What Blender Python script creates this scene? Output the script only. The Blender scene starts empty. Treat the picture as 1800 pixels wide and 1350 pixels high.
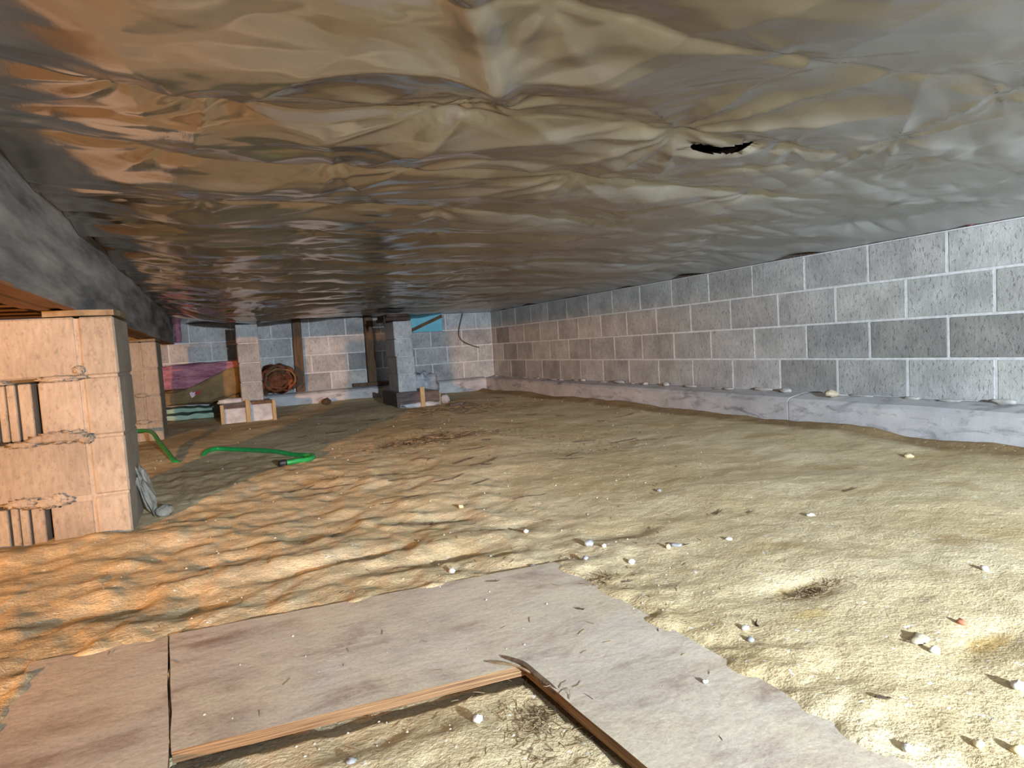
import bpy, math, random
import numpy as np
from mathutils import Matrix, Vector

# ------------------------------------------------------------------ camera, world, lights
SC = bpy.context.scene
COL = SC.collection
R_ = Vector((0.907, -0.416, -0.061)).normalized()
F_ = Vector((0.412, 0.909, -0.0642)).normalized()
yaw, pitch, roll = 0.425892, 0.064224, -0.060915
F_ = Vector((math.sin(yaw)*math.cos(pitch), math.cos(yaw)*math.cos(pitch), -math.sin(pitch)))
r0 = Vector((math.cos(yaw), -math.sin(yaw), 0)); u0 = r0.cross(F_)
R_ = r0*math.cos(roll) + u0*math.sin(roll)
U_ = -r0*math.sin(roll) + u0*math.cos(roll)
CAMZ = 0.565
cd = bpy.data.cameras.new('camera'); cam = bpy.data.objects.new('camera', cd); COL.objects.link(cam)
cd.sensor_width = 36; cd.lens = 36*1121.67/1800; cd.clip_start = 0.02; cd.clip_end = 50
m = Matrix.Identity(4)
for i in range(3):
    m[i][0] = R_[i]; m[i][1] = U_[i]; m[i][2] = -F_[i]
m[2][3] = CAMZ
cam.matrix_world = m
SC.camera = cam

w = bpy.data.worlds.new('world'); SC.world = w; w.use_nodes = True
w.node_tree.nodes['Background'].inputs[0].default_value = (0.55, 0.65, 0.8, 1)
w.node_tree.nodes['Background'].inputs[1].default_value = 0.025

def light(name, typ, loc, power, color, aim=None, **kw):
    d = bpy.data.lights.new(name, typ); d.energy = power; d.color = color
    for k, v in kw.items(): setattr(d, k, v)
    o = bpy.data.objects.new(name, d); COL.objects.link(o); o.location = loc
    if aim is not None:
        o.rotation_euler = (Vector(aim)-Vector(loc)).to_track_quat('-Z', 'Y').to_euler()
    return o
# warm work lamp standing beyond the girder, out of frame on the left
light('work_lamp_light', 'SPOT', (-2.60, -1.35, 0.755), 640, (1.0, 0.44, 0.13), aim=(-0.7, 7.5, 0.50), shadow_soft_size=0.05, spot_size=math.radians(92), spot_blend=1.0)
# added cool fill area light far behind the camera, for a flatter falloff
light('cool_fill_area', 'AREA', (1.9, -6.5, 0.60), 5, (0.52, 0.72, 1.0), aim=(2.5, 7.5, 0.58), shape='RECTANGLE', size=2.0, size_y=0.7, spread=math.radians(55))
# added cool fill spot behind the camera, evens out floor and right wall
light('cool_fill_spot', 'SPOT', (0.75, -2.2, 0.84), 570, (0.80, 0.91, 1.0), aim=(2.7, 5.0, 0.66), shadow_soft_size=0.05, spot_size=math.radians(84), spot_blend=0.9)
# the flash of the phone
light('phone_flash', 'POINT', (0.16, -0.05, 0.62), 3.6, (0.83, 0.92, 1.0), shadow_soft_size=0.012)
vs = SC.view_settings
vs.view_transform = 'Standard'; vs.look = 'None'; vs.gamma = 1; vs.use_curve_mapping = False
vs.exposure = 1.36

# ------------------------------------------------------------------ numpy noise
_rs = np.random.RandomState(7)
_perm = np.concatenate([_rs.permutation(256)]*3)
_ga = _rs.rand(256)*2*np.pi
def perlin(x, y, s=0):
    x = np.asarray(x, float)+s*17.31; y = np.asarray(y, float)+s*9.73
    xi = np.floor(x).astype(int); yi = np.floor(y).astype(int); xf = x-xi; yf = y-yi
    u = xf*xf*xf*(xf*(xf*6-15)+10); v = yf*yf*yf*(yf*(yf*6-15)+10)
    def g(ix, iy, dx, dy):
        a = _ga[_perm[(_perm[ix & 255]+iy) & 255]]
        return np.cos(a)*dx+np.sin(a)*dy
    a = g(xi, yi, xf, yf); b = g(xi+1, yi, xf-1, yf); c = g(xi, yi+1, xf, yf-1); d = g(xi+1, yi+1, xf-1, yf-1)
    return ((a+(b-a)*u)+((c+(d-c)*u)-(a+(b-a)*u))*v)*1.5
def fbm(x, y, o=4, s=0):
    t = 0; a = 1
    for i in range(o):
        t = t+a*perlin(x*2**i, y*2**i, s+i*3); a *= .5
    return t
_hv = _rs.rand(256)*2-1
def facet(x, y, s=0):
    """linear value noise on a triangular lattice: flat facets meeting in crisp folds"""
    x = np.asarray(x, float)+s*11.7; y = np.asarray(y, float)+s*5.9
    u = x+.5*y; v = y; i = np.floor(u).astype(int); j = np.floor(v).astype(int); a = u-i; b = v-j
    hv = lambda p, q: _hv[_perm[(_perm[p & 255]+q) & 255]]
    up = a+b > 1
    f00 = hv(i, j); f10 = hv(i+1, j); f01 = hv(i, j+1); f11 = hv(i+1, j+1)
    return np.where(up, f11+(f01-f11)*(1-a)+(f10-f11)*(1-b), f00+(f10-f00)*a+(f01-f00)*b)
def sstep(a, b, x):
    t = np.clip((x-a)/(b-a), 0, 1); return t*t*(3-2*t)

# ------------------------------------------------------------------ object helpers
def tag(o, label=None, cat=None, group=None, kind=None):
    if label: o['label'] = label
    if cat: o['category'] = cat
    if group: o['group'] = group
    if kind: o['kind'] = kind
    return o
def link(name, me, mat=None, parent=None, loc=(0, 0, 0), rot=(0, 0, 0), scale=(1, 1, 1)):
    o = bpy.data.objects.new(name, me); COL.objects.link(o)
    o.location = loc; o.rotation_euler = rot; o.scale = scale
    if mat is not None and me is not None and not me.materials: me.materials.append(mat)
    if parent: o.parent = parent
    return o
def empty(name, loc=(0, 0, 0), rz=0):
    o = bpy.data.objects.new(name, None); COL.objects.link(o); o.location = loc; o.rotation_euler = (0, 0, rz)
    o.empty_display_size = .05
    return o
def mesh(name, v, f, smooth=False):
    me = bpy.data.meshes.new(name)
    me.from_pydata([tuple(p) for p in v], [], [tuple(q) for q in f])
    if smooth: me.polygons.foreach_set('use_smooth', [True]*len(me.polygons))
    me.update(); return me
def grid_mesh(name, X, Y, Z, keep=None, flip=False):
    ny, nx = X.shape
    co = np.stack([X, Y, Z], -1).reshape(-1, 3)
    idx = np.arange(nx*ny).reshape(ny, nx)
    q = np.stack([idx[:-1, :-1], idx[:-1, 1:], idx[1:, 1:], idx[1:, :-1]], -1)
    if keep is not None: q = q[keep]
    q = q.reshape(-1, 4)
    if flip: q = q[:, ::-1]
    me = bpy.data.meshes.new(name)
    me.vertices.add(len(co)); me.vertices.foreach_set('co', co.ravel())
    me.loops.add(q.size); me.loops.foreach_set('vertex_index', q.ravel().astype(np.int32))
    me.polygons.add(len(q)); me.polygons.foreach_set('loop_start', np.arange(0, q.size, 4, dtype=np.int32))
    me.polygons.foreach_set('use_smooth', np.ones(len(q), bool))
    me.update(calc_edges=True); me.validate()
    return me
class MB:
    def __init__(s): s.v = []; s.f = []
    def add(s, v, f):
        n = len(s.v); s.v += [tuple(p) for p in v]; s.f += [tuple(i+n for i in q) for q in f]; return s
    def box(s, x0, x1, y0, y1, z0, z1, b=0.0):
        if b <= 0:
            v = [(x, y, z) for z in (z0, z1) for y in (y0, y1) for x in (x0, x1)]
            return s.add(v, [(0, 2, 3, 1), (4, 5, 7, 6), (0, 1, 5, 4), (2, 6, 7, 3), (0, 4, 6, 2), (1, 3, 7, 5)])
        c = ((x0+x1)/2, (y0+y1)/2, (z0+z1)/2); h = ((x1-x0)/2, (y1-y0)/2, (z1-z0)/2)
        v = []; ix = {}
        for sx in (-1, 1):
            for sy in (-1, 1):
                for sz in (-1, 1):
                    for a in range(3):
                        p = [h[0]-b, h[1]-b, h[2]-b]; p[a] += b
                        ix[(sx, sy, sz, a)] = len(v)
                        v.append((c[0]+sx*p[0], c[1]+sy*p[1], c[2]+sz*p[2]))
        f = []
        for a in range(3):
            o1, o2 = [(1, 2), (2, 0), (0, 1)][a]
            for sg in (-1, 1):
                q = []
                for (s1, s2) in ((-1, -1), (1, -1), (1, 1), (-1, 1)):
                    t = [0, 0, 0]; t[a] = sg; t[o1] = s1; t[o2] = s2; q.append(ix[(*t, a)])
                f.append(q if sg > 0 else q[::-1])
        for a in range(3):
            o1, o2 = [(1, 2), (2, 0), (0, 1)][a]
            for s1 in (-1, 1):
                for s2 in (-1, 1):
                    def k(sa, ax):
                        t = [0, 0, 0]; t[a] = sa; t[o1] = s1; t[o2] = s2; return ix[(*t, ax)]
                    q = [k(-1, o1), k(1, o1), k(1, o2), k(-1, o2)]
                    f.append(q if s1*s2 < 0 else q[::-1])
        for sx in (-1, 1):
            for sy in (-1, 1):
                for sz in (-1, 1):
                    q = [ix[(sx, sy, sz, a)] for a in range(3)]
                    f.append(q if sx*sy*sz > 0 else q[::-1])
        return s.add(v, f)
    def tube(s, pts, rad, n=8, cap=True):
        pts = [Vector(p) for p in pts]; rads = rad if isinstance(rad, (list, tuple)) else [rad]*len(pts)
        base = len(s.v); prev = None
        for i, p in enumerate(pts):
            t = (pts[min(i+1, len(pts)-1)]-pts[max(i-1, 0)]).normalized()
            up = prev if prev is not None else (Vector((0, 0, 1)) if abs(t.z) < .9 else Vector((1, 0, 0)))
            a = (up-t*up.dot(t)).normalized(); b = t.cross(a); prev = a
            for k in range(n):
                an = 2*math.pi*k/n; q = p+(a*math.cos(an)+b*math.sin(an))*rads[i]; s.v.append(tuple(q))
        for i in range(len(pts)-1):
            for k in range(n):
                s.f.append((base+i*n+k, base+i*n+(k+1) % n, base+(i+1)*n+(k+1) % n, base+(i+1)*n+k))
        if cap:
            s.f.append(tuple(base+k for k in range(n))[::-1]); e = base+(len(pts)-1)*n
            s.f.append(tuple(e+k for k in range(n)))
        return s
    def prism(s, poly, z0, z1):
        n = len(poly)
        v = [(x, y, z0) for x, y in poly]+[(x, y, z1) for x, y in poly]
        f = [tuple(range(n))[::-1], tuple(range(n, 2*n))]
        for i in range(n):
            j = (i+1) % n; f.append((i, j, n+j, n+i))
        return s.add(v, f)
    def build(s, name, mat, parent=None, smooth=False, loc=(0, 0, 0), rot=(0, 0, 0), scale=(1, 1, 1)):
        return link(name, mesh(name, s.v, s.f, smooth), mat, parent, loc, rot, scale)
def catmull(pts, n=8):
    P = [Vector(p) for p in pts]; P = [P[0]*2-P[1]]+P+[P[-1]*2-P[-2]]; out = []
    for i in range(1, len(P)-2):
        for k in range(n):
            t = k/n; a, b, c, d = P[i-1:i+3]
            out.append(0.5*((2*b)+(c-a)*t+(2*a-5*b+4*c-d)*t*t+(3*b-a-3*c+d)*t**3))
    out.append(P[-2]); return out
def blob(seed, rx, ry, rz, amp=.25, n=10, flat=0.0, fr=1.6):
    """irregular stone / lump, origin at its base centre"""
    v = []; f = []; m_ = n//2+1
    for i in range(m_+1):
        th = math.pi*i/m_
        for k in range(n):
            ph = 2*math.pi*k/n
            d = (math.sin(th)*math.cos(ph), math.sin(th)*math.sin(ph), math.cos(th))
            a = 1+amp*float(perlin(d[0]*fr+seed*1.7+d[2]*.9, d[1]*fr-seed*.9+d[2]*1.3, 5))
            z = d[2]*a
            if flat: z = max(min(z, 1-flat), -1+flat)
            v.append((d[0]*a*rx, d[1]*a*ry, z*rz))
    for i in range(m_):
        for k in range(n):
            f.append((i*n+k, (i+1)*n+k, (i+1)*n+(k+1) % n, i*n+(k+1) % n))
    zm = min(p[2] for p in v); v = [(p[0], p[1], p[2]-zm) for p in v]
    return v, f

# ------------------------------------------------------------------ materials
class NT:
    def __init__(s, name):
        s.m = bpy.data.materials.new(name); s.m.use_nodes = True
        s.t = s.m.node_tree; s.p = s.t.nodes['Principled BSDF']
    def n(s, typ, **kw):
        x = s.t.nodes.new(typ)
        for k, v in kw.items(): setattr(x, k, v)
        return x
    def l(s, a, b): s.t.links.new(a, b)
    def pos(s, scale=(1, 1, 1), obj=False):
        if obj: g = s.n('ShaderNodeTexCoord').outputs['Object']
        else: g = s.n('ShaderNodeNewGeometry').outputs['Position']
        mp = s.n('ShaderNodeMapping'); mp.inputs['Scale'].default_value = scale
        s.l(g, mp.inputs['Vector']); return mp.outputs[0]
    def noise(s, v, scale, det=4, rough=.55, dist=0):
        x = s.n('ShaderNodeTexNoise'); s.l(v, x.inputs['Vector'])
        x.inputs['Scale'].default_value = scale; x.inputs['Detail'].default_value = det
        x.inputs['Roughness'].default_value = rough; x.inputs['Distortion'].default_value = dist
        return x.outputs['Fac']
    def ramp(s, fac, a, b, ca=(0, 0, 0, 1), cb=(1, 1, 1, 1)):
        x = s.n('ShaderNodeValToRGB'); s.l(fac, x.inputs[0])
        e = x.color_ramp.elements; e[0].position = a; e[1].position = b
        e[0].color = ca if len(ca) == 4 else (*ca, 1); e[1].color = cb if len(cb) == 4 else (*cb, 1)
        return x.outputs[0]
    def mix(s, fac, a, b, mode='MIX'):
        x = s.n('ShaderNodeMix', data_type='RGBA', blend_type=mode)
        for sock, val in ((x.inputs[0], fac), (x.inputs[6], a), (x.inputs[7], b)):
            if isinstance(val, (int, float)): sock.default_value = val
            elif isinstance(val, tuple): sock.default_value = val if len(val) == 4 else (*val, 1)
            else: s.l(val, sock)
        return x.outputs[2]
    def math(s, op, a, b=0.0):
        x = s.n('ShaderNodeMath', operation=op)
        for i, val in enumerate((a, b)):
            if isinstance(val, (int, float)): x.inputs[i].default_value = val
            else: s.l(val, x.inputs[i])
        return x.outputs[0]
    def bump(s, h, strength=.3, dist=.01, prev=None):
        x = s.n('ShaderNodeBump'); x.inputs['Strength'].default_value = strength; x.inputs['Distance'].default_value = dist
        s.l(h, x.inputs['Height'])
        if prev is not None: s.l(prev, x.inputs['Normal'])
        return x.outputs[0]
    def out(s, col, rough=.9, nrm=None, metal=0.0, spec=None):
        for sock, val in ((s.p.inputs['Base Color'], col), (s.p.inputs['Roughness'], rough), (s.p.inputs['Metallic'], metal)):
            if isinstance(val, (int, float)): sock.default_value = val
            elif isinstance(val, tuple): sock.default_value = (*val[:3], 1)
            else: s.l(val, sock)
        if nrm is not None: s.l(nrm, s.p.inputs['Normal'])
        if spec is not None: s.p.inputs['Specular IOR Level'].default_value = spec
        return s.m

def m_concrete(name, dark, lite, pits=.5, streak=True, bumpd=.004):
    t = NT(name); p = t.pos()
    big = t.noise(p, 5, 4, .6); c = t.ramp(big, .34, .66, dark, lite)
    fine = t.noise(t.pos((95, 95, 22)) if streak else t.pos((60, 60, 60)), 1, 3, .6)
    c = t.mix(.32, c, t.ramp(fine, .30, .70, (.45, .45, .45), (1.25, 1.25, 1.25)), 'MULTIPLY')
    pit = t.ramp(t.noise(t.pos((1, 1, .6)), 62, 2, .7), .56, .70)
    c = t.mix(t.math('MULTIPLY', pit, pits), c, tuple(.45*x for x in dark))
    oi = t.n('ShaderNodeObjectInfo')
    c = t.mix(1.0, c, oi.outputs['Color'], 'MULTIPLY')
    c = t.mix(1.0, c, t.ramp(oi.outputs['Random'], 0, 1, (.86, .86, .86), (1.08, 1.08, 1.08)), 'MULTIPLY')
    h = t.noise(p, 180, 3, .7)
    nb = t.bump(h, .5, bumpd); nb = t.bump(pit, .35, bumpd, nb)
    return t.out(c, .93, nb, spec=.2)
def m_plain(name, a, b, scale=12, rough=.85, stretch=(1, 1, 1), bump=.2, bd=.004, metal=0, spec=.3, lo=.32, hi=.68, obj=False):
    t = NT(name); p = t.pos(stretch, obj); n = t.noise(p, scale, 5, .6)
    return t.out(t.ramp(n, lo, hi, a, b), rough, t.bump(t.noise(p, scale*4, 3, .6), bump, bd), metal, spec)

M = {}
M['block'] = m_concrete('concrete_block', (.35, .355, .355), (.53, .535, .53), .55)
M['mortar'] = m_plain('mortar', (.52, .54, .56), (.70, .72, .75), 40, .95, bump=.4)
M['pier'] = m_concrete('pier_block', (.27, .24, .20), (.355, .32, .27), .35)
M['dropping'] = m_plain('mortar_dropping', (.34, .33, .31), (.52, .51, .49), 30, .95, bump=.5)
def m_footing():
    t = NT('poured_footing'); p = t.pos((1, 1, 1))
    c = t.ramp(t.noise(p, 4, 5, .6), .3, .7, (.40, .40, .42), (.60, .60, .62))
    g = t.ramp(t.noise(t.pos((1.6, 1.6, 5)), 3.2, 5, .7, .6), .52, .68)
    c = t.mix(t.math('MULTIPLY', g, .7), c, (.13, .13, .15))
    d = t.ramp(t.noise(t.pos((3, 3, 9)), 3, 4, .6), .66, .72)
    c = t.mix(t.math('MULTIPLY', d, .5), c, (.33, .25, .15))
    return t.out(c, .92, t.bump(t.noise(p, 90, 4, .6), .4, .004), spec=.2)
M['footing'] = m_footing()
def m_sand():
    t = NT('sandy_soil'); p = t.pos()
    c = t.ramp(t.noise(p, 1.6, 4, .6, .3), .36, .64, (.62, .50, .30), (.76, .65, .44))
    y = t.ramp(t.noise(t.pos((1, 1.5, 1)), 2.6, 3, .55, .4), .56, .70)
    c = t.mix(t.math('MULTIPLY', y, .55), c, (.44, .30, .125))
    g = t.ramp(t.noise(t.pos((1.2, 1, 1)), 7, 4, .65), .55, .68)
    c = t.mix(t.math('MULTIPLY', g, .25), c, (.40, .33, .22))
    # damp soil along the footing and the brown litter patch in the middle
    xyz = t.n('ShaderNodeSeparateXYZ'); t.l(p, xyz.inputs[0])
    bank = t.math('ADD', xyz.outputs[0], t.math('MULTIPLY', t.noise(p, 5, 3), .22))
    c = t.mix(t.math('MULTIPLY', t.ramp(t.math('DIVIDE', bank, 4.0), .722, .750), .85), c, (.27, .175, .08))
    def spot(cx, cy, sx, sy, col, amt, sc=6):
        nonlocal c
        v = t.n('ShaderNodeMapping'); v.inputs['Location'].default_value = (-cx/sx, -cy/sy, 0); v.inputs['Scale'].default_value = (1/sx, 1/sy, 0)
        t.l(p, v.inputs['Vector'])
        ln = t.n('ShaderNodeVectorMath', operation='LENGTH'); t.l(v.outputs[0], ln.inputs[0])
        d = t.math('ADD', ln.outputs['Value'], t.math('MULTIPLY', t.noise(p, sc, 4, .7), .9))
        c = t.mix(t.math('MULTIPLY', t.ramp(d, .75, 1.25, (1, 1, 1), (0, 0, 0)), amt), c, col)
    spot(1.15, 3.75, .75, .42, (.22, .145, .085), .85)
    spot(1.9, 5.6, .9, .9, (.30, .225, .14), .6)
    spot(1.08, .97, .14, .07, (.36, .245, .09), .7, 12)
    spot(1.16, .64, .14, .045, (.42, .28, .10), .8, 12)
    spot(1.62, .98, .16, .10, (.40, .28, .14), .6, 12)
    spot(.98, .86, .12, .05, (.44, .31, .10), .6, 12)
    fine = t.noise(p, 150, 3, .7)
    c = t.mix(.55, c, t.ramp(fine, .28, .72, (.55, .52, .48), (1.25, 1.25, 1.25)), 'MULTIPLY')
    sp = t.ramp(t.noise(p, 70, 1, .5), .70, .74)
    c = t.mix(t.math('MULTIPLY', sp, .8), c, (.86, .84, .78))
    dk = t.ramp(t.noise(p, 48, 2, .6), .68, .75)
    c = t.mix(t.math('MULTIPLY', dk, .5), c, (.20, .15, .09))
    nb = t.bump(t.noise(p, 30, 5, .6), .45, .012); nb = t.bump(fine, .6, .005, nb)
    return t.out(c, .97, nb, spec=.12)
M['sand'] = m_sand()
def m_film():
    t = NT('vapor_barrier_film'); p = t.pos()
    c = t.ramp(t.noise(p, 2.2, 3, .5), .35, .65, (.44, .41, .375), (.52, .495, .465))
    xyz = t.n('ShaderNodeSeparateXYZ'); t.l(p, xyz.inputs[0])
    # greyer, rougher and less metallic towards the foundation wall
    du = t.math('ADD', t.math('MULTIPLY', xyz.outputs[0], .28), t.math('MULTIPLY', t.noise(p, 3, 4, .6), .5))
    wall_grey = t.ramp(du, .42, .95)
    c = t.mix(t.math('MULTIPLY', wall_grey, .75), c, (.44, .47, .47))
    rough = t.math('ADD', t.math('MULTIPLY', wall_grey, .22), t.math('ADD', .07, t.math('MULTIPLY', t.noise(p, 4, 3, .6), .22)))
    metal = t.math('SUBTRACT', .93, t.math('MULTIPLY', wall_grey, .30))
    a = t.noise(t.pos((5, 9, 5)), 1.6, 3, .5, 0.2)
    nb = t.bump(a, .14, .012)
    b = t.noise(t.pos((30, 9, 9)), 4, 3, .6)
    nb = t.bump(b, .05, .004, nb)
    return t.out(c, rough, nb, metal, spec=.5)
M['film'] = m_film()
M['beam_face'] = m_plain('weathered_beam_face', (.075, .073, .075), (.36, .345, .335), 3.0, .8, (2.2, .6, 4.5), .3, .004)
M['beam_wood'] = m_plain('brown_beam_wood', (.17, .085, .04), (.33, .18, .09), 6, .8, (6, .5, 6), .25, .003)
M['old_wood'] = m_plain('old_brown_wood', (.075, .048, .03), (.16, .105, .065), 5, .85, (9, 9, 1), .3, .004)
M['dark_wood'] = m_plain('dark_form_board', (.055, .045, .045), (.15, .12, .115), 5, .85, (2, 9, 14), .3, .004)
M['stake_wood'] = m_plain('pale_stake_wood', (.30, .235, .13), (.46, .37, .21), 8, .85, (12, 12, 1.5), .25, .003)
M['shim'] = m_plain('shim_ply', (.13, .10, .06), (.24, .19, .12), 20, .85)
M['white_conc'] = m_plain('white_poured_concrete', (.34, .36, .39), (.56, .58, .62), 14, .92, bump=.5)
M['joist'] = m_plain('joist_wood', (.14, .085, .05), (.24, .15, .09), 6, .85, (.6, 8, 8), .2)
M['subfloor'] = m_plain('subfloor_ply', (.12, .08, .05), (.20, .14, .09), 8, .9)
M['black'] = m_plain('black_plastic', (.012, .012, .013), (.03, .03, .032), 20, .45)
M['tar'] = m_plain('dark_cap_wood', (.025, .018, .014), (.085, .055, .04), 12, .85, bump=.6, bd=.01)
M['hose'] = m_plain('green_hose', (.012, .24, .055), (.02, .34, .085), 30, .38, bump=.05, spec=.5)
M['pink'] = m_plain('pink_fibreglass', (.34, .13, .19), (.60, .30, .36), 9, .97, (1, 1, 3.0), 1.0, .02, spec=.05)
M['kraft'] = m_plain('kraft_paper', (.15, .10, .045), (.27, .19, .09), 7, .75, bump=.5, bd=.012)
M['logo_red'] = m_plain('logo_red', (.30, .03, .04), (.36, .05, .06), 30, .7)
M['logo_pink'] = m_plain('logo_pale', (.62, .42, .50), (.70, .52, .58), 30, .7)
M['rust_ins'] = m_plain('rust_brown_fibre', (.10, .03, .015), (.36, .13, .065), 14, .95, (1, 1, 1), 1.0, .02, spec=.05)
M['dark_ins'] = m_plain('dark_paper', (.04, .03, .02), (.13, .085, .05), 14, .85, bump=.6, bd=.01)
M['mint'] = m_plain('mint_foam', (.27, .42, .34), (.40, .56, .46), 10, .8, bump=.3)
M['cyan'] = m_plain('cyan_foam', (.15, .46, .58), (.20, .54, .66), 6, .7, bump=.1)
M['pebble_w'] = m_plain('pale_pebble', (.48, .46, .42), (.70, .69, .65), 60, .8, bump=.3)
M['pebble_g'] = m_plain('grey_pebble', (.25, .255, .275), (.42, .43, .46), 60, .8, bump=.3)
M['pebble_t'] = m_plain('tan_stone', (.42, .36, .25), (.62, .55, .42), 40, .9, bump=.4)
M['pebble_y'] = m_plain('yellow_pebble', (.62, .50, .26), (.80, .70, .46), 40, .9, bump=.3)
M['pebble_r'] = m_plain('red_pebble', (.34, .13, .07), (.48, .22, .13), 40, .9, bump=.3)
M['twig'] = m_plain('dark_twig', (.035, .025, .018), (.13, .09, .06), 50, .9, bump=.3)
M['straw'] = m_plain('straw_fibre', (.15, .105, .06), (.30, .22, .13), 50, .9, bump=.2)
def m_ply():
    t = NT('dusty_plywood'); p = t.pos()
    c = t.ramp(t.noise(p, 5, 4, .6, .4), .34, .66, (.50, .43, .36), (.66, .59, .51))
    st = t.ramp(t.noise(t.pos((2.2, 6, 1)), 1.9, 5, .68, .5), .48, .66)
    c = t.mix(t.math('MULTIPLY', st, .75), c, (.25, .15, .105))
    gr = t.ramp(t.noise(t.pos((3, 5, 1)), 1.4, 4, .6), .52, .70)
    c = t.mix(t.math('MULTIPLY', gr, .5), c, (.57, .54, .51))
    du = t.ramp(t.noise(p, 4.2, 6, .72, .3), .41, .58)
    c = t.mix(t.math('MULTIPLY', du, .8), c, (.68, .60, .47))
    gn = t.noise(t.pos((6, 90, 1)), 1, 3, .6)
    c = t.mix(.22, c, t.ramp(gn, .3, .7, (.6, .55, .5), (1.15, 1.15, 1.15)), 'MULTIPLY')
    c = t.mix(.4, c, t.ramp(t.noise(p, 170, 3, .7), .28, .72, (.6, .58, .55), (1.2, 1.2, 1.2)), 'MULTIPLY')
    return t.out(c, .93, t.bump(t.noise(p, 60, 4, .65), .3, .004), spec=.15)
M['ply'] = m_ply()
M['ply_edge'] = m_plain('ply_edge', (.10, .05, .025), (.36, .22, .11), 4, .85, (2, 2, 130), .2)
def m_clear():
    t = NT('clear_crumpled_poly'); p = t.pos()
    t.p.inputs['Transmission Weight'].default_value = .35
    return t.out((.62, .66, .72), .28, t.bump(t.noise(p, 22, 4, .6, 1), .7, .02), spec=.5)
M['clear'] = m_clear()
M['shard'] = m_plain('grey_mortar_shard', (.19, .185, .165), (.34, .325, .29), 18, .95, bump=.7, bd=.01)

# ------------------------------------------------------------------ dims
D, B = 3.177, 7.541          # foundation walls
FT = 0.159                   # top of footing
CH = 0.203                   # block course
WT = FT+4*CH                 # top of wall
BX, BZ0, BZ1 = -0.416, 0.763, 1.075

# ------------------------------------------------------------------ floor
BOARD_L = [(-.375, 1.47), (-.1415, 1.447), (-.1115, 1.004), (-.10, .55), (-.33, .55)]
BOARD_M = [(-.138, 1.447), (.712, 1.378), (.735, .25), (.475, .25), (.428, .962), (-.108, 1.004)]
def in_poly(X, Y, poly):
    r = np.zeros(X.shape, bool); n = len(poly)
    for i in range(n):
        x1, y1 = poly[i]; x2, y2 = poly[(i+1) % n]
        if y1 == y2: continue
        c = ((y1 > Y) != (y2 > Y)) & (X < (x2-x1)*(Y-y1)/(y2-y1)+x1); r ^= c
    return r
def seg_dist(X, Y, poly):
    d = np.full(X.shape, 9.)
    for i in range(len(poly)):
        ax, ay = poly[i]; bx, by = poly[(i+1) % len(poly)]
        t = np.clip(((X-ax)*(bx-ax)+(Y-ay)*(by-ay))/((bx-ax)**2+(by-ay)**2), 0, 1)
        d = np.minimum(d, np.hypot(X-ax-t*(bx-ax), Y-ay-t*(by-ay)))
    return d
def seg_dist2(X, Y, line):
    d = np.full(X.shape, 9.)
    for (ax, ay), (bx, by) in zip(line[:-1], line[1:]):
        t = np.clip(((X-ax)*(bx-ax)+(Y-ay)*(by-ay))/((bx-ax)**2+(by-ay)**2), 0, 1)
        d = np.minimum(d, np.hypot(X-ax-t*(bx-ax), Y-ay-t*(by-ay)))
    return d
BT = .016                    # top of the plywood above the datum
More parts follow.
